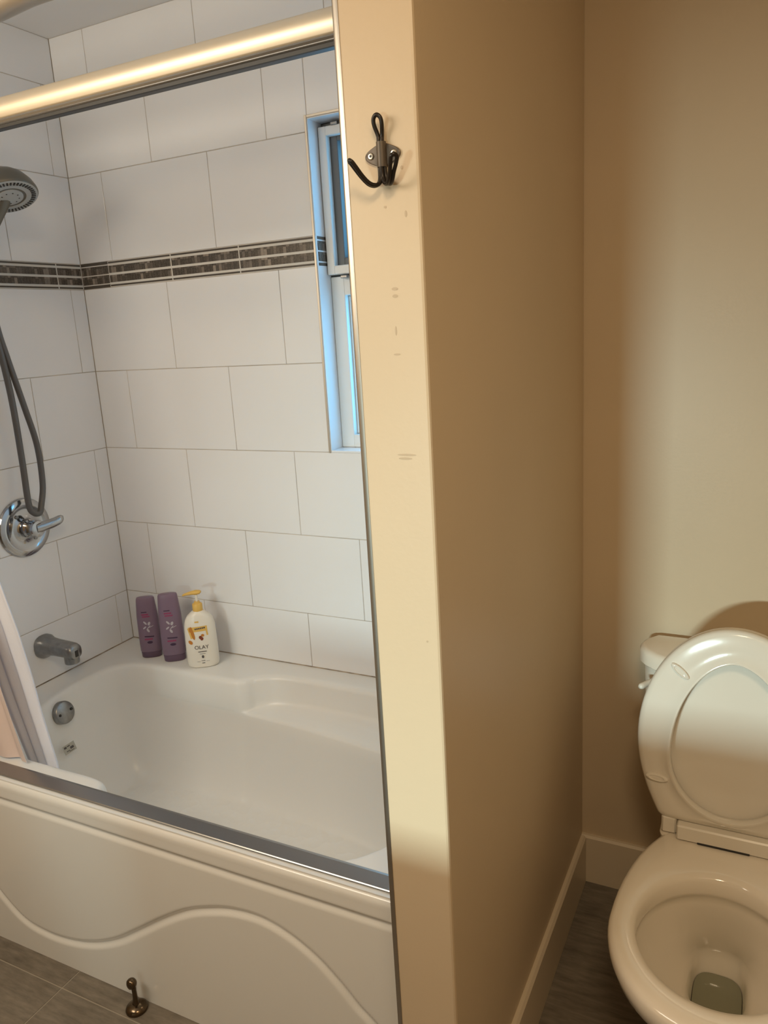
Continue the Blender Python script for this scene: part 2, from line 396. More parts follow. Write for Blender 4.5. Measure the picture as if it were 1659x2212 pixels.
# tub ceiling trim is plain; window reveal
g = G(); g.box((WX0-.001, .0004, WZ0), (WX0+.0015, .068, Z[5]-.001)); g.box((WX0-.001, .0004, Z[6]+.001), (WX0+.0015, .068, WZ1)); g.box((WX0-.001, .0004, Z[5]-.001), (WX0+.0006, .068, Z[6]+.001)); g.build('reveal_side', 'tile', WB)
G().box((WX1-.0015, .0004, WZ0), (WX1+.001, .068, WZ1)).build('reveal_side', 'tile', WB)
G().box((WX0+.0015, .0004, WZ1-.002), (WX1-.0015, .068, WZ1)).build('reveal_head', 'tile', WB)
G().cbox((WX0+.0016, -.002, WZ0), (WX1-.0016, .068, WZ0+.006), .0015).build('sill_slab', 'tile', WB)
for z0, z1, mt in bz: tile(WB, 'jamb', .007, .052, z0, z1, 'mosaic_strip' if mt == 'mosaic' else 'liner_strip', mt, gap=.0005, proud=.0004)
# metal edging round the opening
g = G(); e = .007
g.cbox((WX0-e, -.0025, WZ0-.001), (WX0, .003, WZ1+e), .001)
g.cbox((WX1, -.0025, WZ0-.001), (WX1+e, .003, WZ1+e), .001)
g.cbox((WX0, -.0025, WZ1), (WX1, .003, WZ1+e), .001)
struct(g, 'trim_2', 'satin', 'thin metal edging around the tub window opening', 'edge trim')
# window
WIN = thing('window_1', (WX0, .06, WZ0), 'narrow white framed window in the tiled tub wall', 'window'); WIN['kind'] = 'structure'
def ring(g, x0, x1, z0, z1, w, y0, y1, wb=None, wt=None):
    wb = w if wb is None else wb; wt = w if wt is None else wt
    g.cbox((x0, y0, z0), (x0+w, y1, z1), .002); g.cbox((x1-w, y0, z0), (x1, y1, z1), .002)
    g.cbox((x0+w-.001, y0, z0), (x1-w+.001, y1, z0+wb), .002); g.cbox((x0+w-.001, y0, z1-wt), (x1-w+.001, y1, z1), .002)
    return g
ring(G(), WX0+.002, WX1-.002, WZ0+.0062, 1.647, .041, .062, .15, .036, .05).build('lower_frame', 'white_frame', WIN)
ring(G(), WX0+.002, WX1-.002, 1.649, WZ1-.003, .046, .0665, .16).build('upper_frame', 'shaded_liner', WIN)
SA = ring(G(), WX0+.004, WX1-.004, 1.652, 2.021, .023, .044, .066).build('upper_sash', 'white_frame', WIN)
for zz in (2.0235, 1.6445):
    G().cbox((.905, .040, zz-.004), (.925, .052, zz+.004), .0015).build('latch', 'dullchrome', SA)
G().box((WX0+.04, .095, 1.20), (WX1-.04, .099, 1.61)).build('pane', 'glass', WIN)
G().box((WX0+.02, .120, 1.67), (WX1-.02, .124, 2.02)).build('pane', 'glass', WIN)
# a glazing bead inside the upper frame, its shade put into the grey colour
ring(G(), WX0+.047, WX1-.047, 1.695, 1.988, .008, .10, .12).build('glazing_bead', 'shaded_liner', WIN)
ring(G(), WX0+.043, WX1-.043, 1.215, 1.596, .007, .082, .095).build('glazing_bead', 'white_frame', WIN)

# a leafy branch outside the window
BR = thing('tree_branch', (-.05, 1.44, 2.06), 'dark leafy branch outside the upper window pane', 'branch')
bp_ = cr([(1.2, 1.30, 2.95), (.75, 1.35, 2.62), (.38, 1.38, 2.36), (.20, 1.40, 2.23), (-.05, 1.44, 2.06)], 16)
G().tube(bp_, [.022-.0012*i for i in range(16)], 8).build('stem', 'bark', BR, 60)
gl = G(); rnd = random.Random(3)
for i in range(80):
    p = bp_[rnd.randrange(2, 16)]+Vector((rnd.uniform(-.14, .14), rnd.uniform(-.12, .12), rnd.uniform(-.16, .10)))
    d = Vector((rnd.uniform(-1, 1), rnd.uniform(-.6, .6), rnd.uniform(-1, .3))).normalized(); w = d.orthogonal().normalized()*.018; n = d.cross(w).normalized()*.004
    gl.add([p, p+d*.035+w+n, p+d*.08, p+d*.035-w+n, p+d*.035-n], [(0, 1, 2), (0, 2, 3), (0, 4, 1), (1, 4, 2), (2, 4, 3), (3, 4, 0)])
lf = gl.build('leaves', 'leaf', BR); lf['kind'] = 'stuff'

# ------------------------------------------------------------------ bathtub
TUB = thing('bathtub', (.73, -.4, 0), 'white alcove bathtub with a wavy groove across its front panel', 'bathtub')
rim = cr([(.098, -.40), (.12, -.50), (.165, -.64), (.26, -.695), (.42, -.702), (.565, -.704), (.635, -.740), (.95, -.748), (1.20, -.744), (1.285, -.705), (1.34, -.60), (1.36, -.40), (1.34, -.20), (1.26, -.105), (1.0, -.084), (.8224, -.0766), (.70, -.088), (.61, -.138), (.53, -.160), (.35, -.158), (.20, -.162), (.115, -.205), (.094, -.30)], 200, True) if False else None
def V2(l): return [Vector((x, y, 0)) for x, y in l]
front = [(.098, -.40), (.12, -.50), (.165, -.64), (.26, -.695), (.42, -.702), (.565, -.704), (.635, -.740), (.95, -.748), (1.20, -.744), (1.285, -.705), (1.34, -.60), (1.36, -.40)]
leftb = [(.53, -.160), (.35, -.158), (.20, -.162), (.115, -.205), (.094, -.30)]
rimA = cr(V2(front+[(1.34, -.20), (1.26, -.105), (1.0, -.082), (.8224, -.0766), (.72, -.079), (.655, -.090), (.605, -.118), (.578, -.148)]+leftb), 240, True)
rimB = cr(V2(front+[(1.34, -.27), (1.26, -.235), (1.0, -.195), (.8224, -.172), (.72, -.163), (.655, -.159), (.605, -.157), (.578, -.1565)]+leftb), 240, True)
def fl(p): return Vector((.215+(p.x-.094)/(1.36-.094)*1.03, -.64+(p.y+.748)/(.748-.158)*.40, 0))
ctr = Vector((.72, -.44, 0))
def inset(P, d):
    out = []
    for i in range(len(P)):
        t = (P[(i+1) % len(P)]-P[i-1]).normalized(); out.append(P[i]+Vector((-t.y, t.x, 0))*d)
    return out
rings = []
# deck: from the outer rectangle to the rim
X0, X1, Y0, Y1 = .0006, XL+.001, -.793, -.0002
def rect_pt(p):
    d = p-ctr; ts = []
    if d.x > 0: ts.append((X1-ctr.x)/d.x)
    if d.x < 0: ts.append((X0-ctr.x)/d.x)
    if d.y > 0: ts.append((Y1-ctr.y)/d.y)
    if d.y < 0: ts.append((Y0-ctr.y)/d.y)
    t = min(ts); return ctr+d*t
outer = [rect_pt(p) for p in rimA]
for cx, cy in ((X0, Y0), (X1, Y0), (X1, Y1), (X0, Y1)):
    k = min(range(len(outer)), key=lambda i: (outer[i]-Vector((cx, cy, 0))).length); outer[k] = Vector((cx, cy, 0))
def dz(p): return .5 - .006*max(0, min(1, (-.58-p.y)/.13))
rings.append([Vector((p.x, p.y, dz(p)-.02)) for p in outer])
rings.append([Vector((p.x, p.y, dz(p))) for p in outer])
def add(P, z, rel=True): rings.append([Vector((p.x, p.y, (dz(q)-.5+z) if rel else z)) for p, q in zip(P, rimA)])
for d, z in ((-.014, .5), (-.006, .4992), (.0, .4965), (.005, .491), (.008, .483)): add(inset(rimA, d), z)
armA = inset(rimA, .016); 
wallB = [(q+(fl(q)-q)*b) for q in rimB for b in (.17,)]
def wb(b): return [q+(fl(q)-q)*b for q in rimB]
W40 = wb(.14)
add([a.lerp(b, .0) for a, b in zip([x.lerp(y, .45) if (rimA[i]-rimB[i]).length < .004 else x for i, (x, y) in enumerate(zip(armA, W40))], W40)], .430)
# ledge: only where rimA and rimB differ the ring moves far
def ledge(t): 
    out = []
    for i in range(len(rimA)):
        a = armA[i]; b = W40[i]; out.append(a.lerp(b, t) if (rimA[i]-rimB[i]).length > .004 else (a.lerp(b, .6+.4*t)))
    return out
add(ledge(.10), .412); add(ledge(.35), .405); add(ledge(.80), .402); add(ledge(.95), .399); add(W40, .392)
for z, b in ((.36, .18), (.30, .28), (.24, .40), (.20, .51), (.17, .64), (.150, .78), (.139, .90), (.134, 1.0)): add(wb(b), z, False)
F = wb(1.0)
for s_, z in ((.7, .131), (.35, .129), (.03, .128)): rings.append([Vector((ctr.x+(p.x-ctr.x)*s_, ctr.y+(p.y-ctr.y)*s_, z)) for p in F])
G().loft(rings, False, True).build('basin', 'basin', TUB, 50)

# apron: height field with a straight groove, a wavy groove and a rolled top edge
sc = np.array([(-.02, .48), (.05, .40), (.13, .285), (.19, .205), (.2491, .1409), (.3233, .0887), (.4044, .0752), (.487, .0813), (.5696, .103), (.6519, .1417), (.7336, .1973), (.8114, .2525), (.884, .2974), (.951, .3256), (1.014, .3432), (1.0845, .3479), (1.1502, .3321), (1.2122, .2997), (1.2614, .2584), (1.2997, .219), (1.3286, .1959), (1.39, .14), (1.46, .09)])
cp = np.array([(p.x, p.y) for p in cr([(x, z, 0) for x, z in sc], 300)])
nx, nz = 300, 122
xs = np.linspace(X0, X1, nx); zs = np.linspace(.0005, .470, nz)
XX, ZZ = np.meshgrid(xs, zs)
D = np.full(XX.shape, 9.)
for i in range(len(cp)-1):
    a, b = cp[i], cp[i+1]; ab = b-a; t = np.clip(((XX-a[0])*ab[0]+(ZZ-a[1])*ab[1])/(ab@ab), 0, 1)
    D = np.minimum(D, np.hypot(XX-a[0]-t*ab[0], ZZ-a[1]-t*ab[1]))
def gro(d, w, dp): return np.where(d < w, dp*.5*(1+np.cos(np.pi*d/w)), 0)
YY = YT + gro(D, .013, .0075)*(ZZ < .40) + gro(np.abs(ZZ-.436), .013, .0075) - .004*np.clip((ZZ-.436)/.01, 0, 1)
vs = [(XX[j, i], YY[j, i], ZZ[j, i]) for j in range(nz) for i in range(nx)]
roll = [(-.800, .470), (-.8005, .478), (-.7985, .4855), (-.793, .4905), (-.786, .4935), (-.780, .494)]
for y, z in roll[1:]: vs += [(x, y, z) for x in xs]
nr = nz+len(roll)-1
fs = [(j*nx+i, j*nx+i+1, (j+1)*nx+i+1, (j+1)*nx+i) for j in range(nr-1) for i in range(nx-1)]
n0 = len(vs); vs += [(x, -.76, .494) for x in (X0, X1)]+[(x, -.76, .0005) for x in (X0, X1)]
vs2 = vs; fs.append(((nr-1)*nx, nr*nx-1, n0+1, n0)); fs.append((n0, n0+1, n0+3, n0+2))
ap = G().add(vs2, fs)
apo = ap.build('apron', 'acrylic', TUB, 60)
# overflow plate, sticker
ov = Vector((.131, -.432, .452)); ovn = Vector((.95, 0, .28)).normalized()
OV = G().lathe([(.034, -.012), (.034, .004), (.0325, .008), (.029, .0105), (.0, .0115)], ov, ovn, 36).build('overflow_plate', 'dullchrome', TUB, 40)
for s_ in (-1, 1): G().lathe([(.0042, .009), (.0042, .0122), (.003, .0135), (0, .0137)], ov+Vector((0, s_*.021, s_*.001)), ovn, 12).build('screw', 'black', OV, 40)
st = Vector((.157, -.452, .352)); sn = Vector((.93, .05, .36)).normalized(); su = Vector((0, 1, 0)); su = (su-sn*su.dot(sn)).normalized(); sv = sn.cross(su); sv = sv if sv.z > 0 else -sv
ST = G(); 
def quadbox(g, o, u, v, n, w, h, t): 
    P = [o-u*w/2-v*h/2, o+u*w/2-v*h/2, o+u*w/2+v*h/2, o-u*w/2+v*h/2]; return g.loft([P, [p+n*t for p in P]])
STO = quadbox(G(), st, su, sv, sn, .042, .026, .0012).build('sticker', 'sticker', TUB)
gg = G()
for (a, b, w, h) in ((-.014, .006, .009, .006), (-.002, .007, .010, .003), (.008, -.001, .013, .007), (-.008, -.006, .012, .002), (.004, -.009, .018, .0016)): quadbox(gg, st+su*a+sv*b+sn*.0012, su, sv, sn, w, h, .0003)
gg.build('print', 'ink', STO)

# ------------------------------------------------------------------ shower door frame
DF = thing('shower_door_frame', (.73, -.775, .495), 'aluminium sliding door frame around the tub opening, without its glass', 'door frame')
hp = [(-.776, 1.9445), (-.786, 1.9445)]+[(-.7905-.0065*math.sin(t/12*math.pi)-.003*t/12, 1.9432-.0352*t/12) for t in range(0, 13)]+[(-.7905, 1.9072), (-.776, 1.9075)]
HD = G().prism_x(hp, .001, XL-.0025).build('header', 'header', DF, 50)
G().prism_x([(-.7955, 1.9074), (-.797, 1.9045), (-.7955, 1.9015), (-.7975, 1.8995), (-.7955, 1.8980), (-.777, 1.8980), (-.777, 1.9074)], .001, XL-.0025).build('header_track', 'track', HD)
G().prism_x([(-.7945, 1.8979), (-.7945, 1.8925), (-.792, 1.8918), (-.780, 1.8918), (-.780, 1.8979)], .001, XL-.0025).build('header_gasket', 'alu_dark', HD)
tp = [(-.741, .4953), (-.741, .4985), (-.7425, .4995), (-.751, .4995), (-.752, .504), (-.7535, .5055), (-.756, .505), (-.781, .4990), (-.7825, .4975), (-.783, .4953)]
BTK = G().prism_x(tp, .001, XL-.0025).build('bottom_track', 'track', DF, 30)
for x0, x1 in ((.001, .022), (XL-.0235, XL-.0025)):
    G().cbox((x0, -.782, .5065), (x1, -.758, 1.8915), .002).build('side_jamb', 'alu', DF)

# ------------------------------------------------------------------ shower curtain rod and curtain
ROD = thing('curtain_rod', (.0, -.65, 2.124), 'thick curved metal curtain rod above the shower door header', 'curtain rod')
rp = cr([(.004, -.60, 2.124), (.25, -.662, 2.124), (.64, -.712, 2.124), (.80, -.722, 2.124), (1.1, -.69, 2.124), (XL-.006, -.60, 2.124)], 48)
G().tube(rp, .0235, 18).build('tube', 'satin', ROD, 60)
for x, s_ in ((.0012, 1), (XL-.003, -1)): G().lathe([(.037, 0), (.037, .004), (.030, .012), (.0255, .022)], (x, -.60, 2.124), (s_, -.12 if s_ > 0 else -.12, 0), 28).build('flange', 'satin', ROD, 40)
CU = thing('shower_curtain', (.15, -.68, .40), 'white shower curtain with a pale pink liner bunched at the left of the tub', 'curtain')
def sheet(name, material, zt, zb, yb, xl, xr, nf, amp, ph, th=.0012):
    nu, nv = 110, 60; vs = []; 
    for sgn in (0, 1):
        for j in range(nv):
            t = j/(nv-1); z = zt+(zb-zt)*t
            for i in range(nu):
                u = i/(nu-1); x = xl(z)+(xr(z)-xl(z))*u
                y0 = interp(x, [0, .25, .45], [-.615, -.668, -.695]); w = min(1, max(0, (1.2-z)/.5)); y = y0*(1-w)+yb*w
                fold = math.sin(u*nf*2*math.pi+ph+.6*math.sin(3*z)) + .35*math.sin(u*nf*4.3*math.pi+1.3*ph)
                vs.append((x+.004*math.cos(u*nf*2*math.pi+ph), y+amp*(.75+.4*t)*fold+sgn*th, z))
    fs = []; N = nu*nv
    for j in range(nv-1):
        for i in range(nu-1):
            a = j*nu+i; fs.append((a, a+1, a+nu+1, a+nu)); fs.append((N+a, N+a+nu, N+a+nu+1, N+a+1))
    for j in range(nv-1):
        for i in (0, nu-1): a = j*nu+i; fs.append((a, a+nu, N+a+nu, N+a))
    for i in range(nu-1):
        for j in (0, nv-1): a = j*nu+i; fs.append((a, a+1, N+a+1, N+a))
    return G().add(vs, fs).build(name, material, CU, 80)
zz = [.3, .46, .605, .816, .97, 1.4, 2.1]
sheet('white_panel', 'curtain', 2.083, .40, -.652, lambda z: interp(z, [.3, .45, .7, 1.0, 2.1], [.262, .240, .155, .08, .03]), lambda z: interp(z, zz, [.378, .362, .336, .309, .272, .20, .15]), 3.4, .0055, .4)
sheet('pink_liner', 'pink', 2.080, .5015, -.7225, lambda z: interp(z, [.45, 1.0, 2.1], [.10, .05, .03]), lambda z: interp(z, [.50, .527, .70, .75, 1.0, 2.1], [.348, .340, .298, .284, .20, .12]), 2.2, .006, 2.1)
for k in range(5):
    x = .035+.026*k; y = interp(x, [0, .25], [-.60, -.662]); 
    ring_ = [(x+.002*math.cos(t), y+.030*math.sin(t)*1.0, 2.118+.034*math.cos(t)) for t in [2*math.pi*i/24 for i in range(24)]]
    G().tube(ring_, .002, 6, closed=True).build('curtain_ring', 'chrome', ROD, 60)

# ------------------------------------------------------------------ shower fittings
SH = thing('hand_shower', (0, -.37, 1.5), 'round grey hand shower on the tiled wall with a hanging grey hose', 'shower')
hn = Vector((.385, -.10, -.873)).normalized(); hc = Vector((.205, -.394, 1.887))
HEAD = G().lathe([(.0, -.062), (.020, -.060), (.038, -.053), (.054, -.038), (.066, -.018), (.071, -.002), (.0715, .004), (.069, .0075)], hc, hn, 48).build('head', 'gunmetal', SH, 45)
G().lathe([(.069, .0072), (.066, .009), (.050, .0085), (.040, .0095), (.039, .006)], hc, hn, 48).build('spray_face', 'headface', HEAD, 40)
G().lathe([(.0385, .0055), (.033, .0060), (.0335, .005)], hc, hn, 48).build('dark_ring', 'black', HEAD, 40)
G().lathe([(.0335, .0055), (.0325, .010), (.020, .0118), (0, .0122)], hc, hn, 40).build('centre_disc', 'headface', HEAD, 40)
u = hn.orthogonal().normalized(); w = hn.cross(u); gg = G()
for k in range(44):
    a = 2*math.pi*k/44; d = u*math.cos(a)+w*math.sin(a); tdir = hn.cross(d)
    quadbox(gg, hc+d*.0578+hn*.0084, d, tdir, hn, .0105, .0042, .0016)
for k in range(9):
    a = 2*math.pi*k/9; d = u*math.cos(a)+w*math.sin(a); quadbox(gg, hc+d*.0215+hn*.0108, d, hn.cross(d), hn, .003, .003, .0013)
nz_ = gg.build('nozzles', 'black', HEAD); nz_['kind'] = 'stuff'
hd = cr([hc-hn*.022, hc+Vector((-.05, -.01, -.055))-hn*.008, (.105, -.415, 1.77), (.072, -.42, 1.69)], 14)
G().tube(hd, [.026, .025, .0235, .022, .020, .019, .018, .0175, .017, .0165, .016, .0155, .015, .0145], 16).build('handle', 'gunmetal', SH, 60)
hs = cr([(.072, -.42, 1.69), (.07, -.412, 1.62), (.07, -.3914, 1.5038), (.068, -.3791, 1.3654), (.068, -.379, 1.1955), (.07, -.3829, 1.0724), (.072, -.372, 1.044), (.072, -.3535, 1.040), (.07, -.3415, 1.060), (.068, -.3233, 1.1225), (.068, -.3214, 1.2327), (.068, -.3421, 1.3444), (.068, -.3717, 1.4853), (.068, -.388, 1.58), (.062, -.40, 1.78), (.06, -.395, 1.93)], 110)
G().tube(hs, .0088, 10).build('hose', 'hose', SH, 60)
G().tube([(.0012, -.395, 2.02), (.03, -.395, 2.02), (.05, -.395, 2.00), (.06, -.395, 1.965), (.06, -.395, 1.925)], .011, 14).build('arm', 'chrome', SH, 60)
G().lathe([(.03, .001), (.029, .006), (.014, .012)], (0.0, -.395, 2.02), (1, 0, 0), 24).build('flange', 'chrome', SH, 40)
G().tube([(.06, -.395, 1.95), (.075, -.408, 1.85), (.095, -.415, 1.79)], [.014, .013, .020], 12).build('holder', 'chrome', SH, 60)

VC = Vector((0, -.358, .992))
VA = thing('shower_valve', tuple(VC), 'round chrome shower valve with a single lever on the tiled wall', 'faucet')
ES = G().lathe([(.088, .0008), (.088, .004), (.085, .009), (.076, .013), (.069, .0135), (.062, .010), (.048, .0095), (.034, .013), (.030, .016)], VC, (1, 0, 0), 56).build('escutcheon', 'chrome', VA, 30)
for a in (-35, 145): G().lathe([(.0055, .010), (.0055, .0125), (.002, .0132)], VC+Vector((0, .046*math.sin(R(a)), .046*math.cos(R(a)))), (1, 0, 0), 12).build('screw', 'dullchrome', ES, 40)
G().lathe([(.029, .012), (.0285, .030), (.024, .034), (.0235, .040), (.026, .043), (.026, .058), (.023, .063), (.010, .066), (0, .0665)], VC, (1, 0, 0), 32).build('sleeve', 'chrome', VA, 30)
lp = cr([VC+Vector((.056, -.004, .002)), VC+Vector((.064, .022, .004)), VC+Vector((.072, .05, .008)), VC+Vector((.078, .078, .015))], 12)
rg = []
for i, p in enumerate(lp):
    t = i/11; rx, rz = (.014-.005*t), (.016-.002*t if t < .9 else .012)
    if i == 11: rx *= .45; rz *= .6
    rg.append([p+Vector((math.cos(a)*rx, -.3*math.cos(a)*rx, math.sin(a)*rz)) for a in [2*math.pi*k/16 for k in range(16)]])
G().loft(rg).build('lever', 'chrome', VA, 60)

SPC = Vector((0, -.360, .617))
SP = thing('tub_spout', tuple(SPC), 'grey metal tub spout below the shower valve', 'faucet')
rg = []
for x, zt, zb, hw in ((.0008, .036, -.036, .036), (.012, .036, -.036, .036), (.020, .033, -.030, .031), (.035, .029, -.024, .028), (.06, .0265, -.0215, .027), (.10, .0255, -.021, .0265), (.124, .0240, -.022, .026), (.135, .020, -.023, .0240), (.140, .011, -.021, .019)):
    c_ = (zt+zb)/2; hh = (zt-zb)/2
    rg.append([SPC+Vector((x, hw*math.copysign(abs(math.cos(a))**.8, math.cos(a)), c_+hh*math.copysign(abs(math.sin(a))**.8, math.sin(a)))) for a in [2*math.pi*k/28 for k in range(28)]])
G().loft(rg).build('body', 'dullchrome', SP, 50)
G().lathe([(.022, .0), (.022, .030), (.021, .034), (.015, .034), (.014, .02)], SPC+Vector((.116, 0, -.004)), (0, 0, -1), 24).build('outlet', 'dullchrome', SP, 40)
G().cbox(tuple(SPC+Vector((.1375, -.006, -.016))), tuple(SPC+Vector((.1415, .006, .004))), .001).build('notch', 'black', SP)

# ------------------------------------------------------------------ bottles on the tub deck
def sup(cx, cy, z, w, d, n, rz, seg=40):
    out = []
    for k in range(seg):
        a = 2*math.pi*k/seg; x = w/2*math.copysign(abs(math.cos(a))**(2/n), math.cos(a)); y = d/2*math.copysign(abs(math.sin(a))**(2/n), math.sin(a))
        out.append(Vector((cx+x*math.cos(rz)-y*math.sin(rz), cy+x*math.sin(rz)+y*math.cos(rz), z)))
    return out
def front_pt(cx, cy, rz, prof, n, lx, z, off=.0006):   # point on the bottle's front at local x, height z
    zs_ = [p[0] for p in prof]; w = interp(z, zs_, [p[1] for p in prof]); d = interp(z, zs_, [p[2] for p in prof])
    y = -d/2*max(0, 1-min(1, abs(lx)/(w/2))**n)**(1/n)-off
    return Vector((cx+lx*math.cos(rz)-y*math.sin(rz), cy+lx*math.sin(rz)+y*math.cos(rz), z))
def decal(B, shapes, name, material, parent, off=.0006):
    gg = G()
    for kind, x, z, w, h, rot in shapes:
        if kind == 'r':
            nseg = 6; pts = [(-w/2+w*i/nseg, -h/2) for i in range(nseg+1)]+[(w/2-w*i/nseg, h/2) for i in range(nseg+1)]
            if rot:
                pts = [(a*math.cos(rot)-b*math.sin(rot), a*math.sin(rot)+b*math.cos(rot)) for a, b in pts]
            lo = [front_pt(*B, x+a, z+b, off) for a, b in pts]
            n_ = nseg+1
            gg.add(lo, [(i, i+1, 2*n_-2-i, 2*n_-1-i) for i in range(nseg)])
        else:
            pts = [(w/2*math.cos(2*math.pi*i/14), h/2*math.sin(2*math.pi*i/14)) for i in range(14)]
            pts = [(a*math.cos(rot)-b*math.sin(rot), a*math.sin(rot)+b*math.cos(rot)) for a, b in pts]
            gg.add([front_pt(*B, x+a, z+b, off) for a, b in pts], [tuple(range(14))])
    o = gg.build(name, material, parent); o['kind'] = 'stuff'; return o
DZ = .5003
def purple(cx, cy, rz, H, w, d, label, seed):
    t = thing('conditioner_bottle', (cx, cy, DZ), label, 'bottle', 'purple bottles on the tub deck')
    k = H/.205
    cap = [(DZ, w*.84, d*.80), (DZ+.003, w*.92, d*.92), (DZ+.020*k, w*.95, d*.95), (DZ+.021*k, w*.90, d*.90)]
    prof = [(DZ+.021*k, w*.95, d*.95), (DZ+.024*k, w*.99, d), (DZ+.05*k, w, d), (DZ+.14*k, w*.97, d*.93), (DZ+.19*k, w*.86, d*.72), (DZ+.199*k, w*.83, d*.66), (DZ+.2035*k, w*.78, d*.58), (DZ+H, w*.66, d*.44)]
    n = 2.6
    G().loft([sup(cx, cy, z, a, b, n, rz) for z, a, b in cap]).build('cap', 'purple_dark', t, 40)
    bd = G().loft([sup(cx, cy, z, a, b, n, rz) for z, a, b in prof]).build('body', 'purple', t, 40)
    B = (cx, cy, rz, prof, n); z = lambda v: DZ+v*k; s = w/.07
    decal(B, [('r', -.004, z(.150), .022*s, .0045, 0), ('r', -.001, z(.143), .024*s, .004, 0), ('r', -.001, z(.066), .026*s, .005, 0)], 'print', 'pinkprint', bd)
    decal(B, [('r', -.006, z(.158), .018*s, .003, 0), ('r', .002, z(.075), .030*s, .004, -.05), ('e', .002, z(.055), .018*s, .009, 0)], 'print', 'darkprint', bd)
    decal(B, [('e', -.006, z(.122), .006*s, .015, .7), ('e', .006, z(.119), .008*s, .013, -.4), ('e', -.009, z(.106), .005*s, .013, -.9), ('e', .001, z(.096), .007*s, .014, .5), ('e', .004, z(.107), .003*s, .016, -.8), ('e', .011, z(.108), .002*s, .018, -1.2)], 'print', 'silver', bd)
    return t
purple(.180, -.100, R(34), .205, .069, .042, 'shorter purple bottle standing nearest the tub corner', 1)
purple(.2755, -.098, R(36), .226, .073, .044, 'taller purple bottle standing beside the white pump bottle', 2)

PB = (.3935, -.098); prz = R(36)
t = thing('pump_bottle', (*PB, DZ), 'white body wash pump bottle with a yellow pump and amber label', 'bottle')
pprof = [(DZ, .086, .046), (DZ+.003, .094, .054), (DZ+.012, .099, .058), (DZ+.07, .099, .058), (DZ+.135, .095, .055), (DZ+.155, .086, .050), (DZ+.168, .070, .044), (DZ+.178, .046, .037), (DZ+.183, .030, .030)]
bd = G().loft([sup(*PB, z, a, b, 2.5, prz, 48) for z, a, b in pprof]).build('body', 'bottle', t, 40)
B = (*PB, prz, pprof, 2.5)
G().lathe([(.0150, .180), (.0155, .183), (.0155, .203), (.0135, .206), (.009, .208), (.0085, .213)], (*PB, DZ), (0, 0, 1), 28).build('pump_collar', 'yellow', t, 40)
G().lathe([(.0042, .206), (.0042, .234)], (*PB, DZ), (0, 0, 1), 14).build('pump_stem', 'bottle', t, 60)
hdn = Vector((-.90, -.43, 0)).normalized(); hw = Vector((-hdn.y, hdn.x, 0)); o0 = Vector((*PB, DZ+.240)); rg = []
for s_, a, b, dz_ in ((-.016, .005, .003, .003), (-.012, .0095, .006, .002), (.0, .0115, .0075, .0015), (.012, .0085, .0062, .0005), (.030, .0062, .0045, -.003), (.040, .0052, .0036, -.006), (.043, .003, .002, -.007)):
    rg.append([o0+hdn*s_+hw*(a*math.cos(q_))+Vector((0, 0, b*math.sin(q_)+dz_)) for q_ in [2*math.pi*k/18 for k in range(18)]])
G().loft(rg).build('pump_head', 'yellow', t, 50)
decal(B, [('r', -.005, DZ+.130, .058, .016, .04), ('r', -.026, DZ+.118, .014, .034, .25), ('r', .022, DZ+.118, .005, .020, .1), ('r', -.006, DZ+.153, .012, .005, 0)], 'print', 'yellow', bd, .0006)
decal(B, [('e', -.022, DZ+.116, .010, .040, .2), ('e', -.031, DZ+.088, .011, .015, .7), ('e', .008, DZ+.109, .010, .009, 0), ('e', -.027, DZ+.130, .010, .018, -.2)], 'print', 'orange', bd, .0010)
decal(B, [('e', .001, DZ+.103, .010, .011, .3), ('e', .005, DZ+.098, .009, .011, -.4)], 'print', 'nutbrown', bd, .0013)
decal(B, [('r', -.012+.0055*i, DZ+.131+.0005*i, .0042, .0045, .1*(-1)**i) for i in range(6)]+[('r', .002, DZ+.056, .026, .0022, 0), ('r', .002, DZ+.049, .018, .0010, 0), ('e', .002, DZ+.039, .0075, .010, 0), ('r', .002, DZ+.026, .012, .0014, 0), ('r', -.012, DZ+.0235, .010, .0007, 0), ('r', .016, DZ+.0235, .010, .0007, 0), ('r', .002, DZ+.018, .009, .0020, 0)], 'print', 'ink', bd, .0014)
def text_on(B, s, size, x, z, name, material, parent, off=.0014, bold=.0):
    c = bpy.data.curves.new('lettering', 'FONT'); c.body = s; c.size = size; c.align_x = 'CENTER'; c.align_y = 'CENTER'; c.offset = bold
    o = bpy.data.objects.new('lettering', c); COL.objects.link(o)
    dg = bpy.context.evaluated_depsgraph_get(); me = o.evaluated_get(dg).to_mesh()
    vs = [front_pt(*B, x+v.co.x, z+v.co.y, off) for v in me.vertices]; fs = [tuple(p.vertices) for p in me.polygons]
    o.evaluated_get(dg).to_mesh_clear(); bpy.data.objects.remove(o); bpy.data.curves.remove(c)
    return G().add(vs, fs).build(name, material, parent)
text_on(B, 'OLAY', .0170, .001, DZ+.070, 'lettering', 'ink', bd)

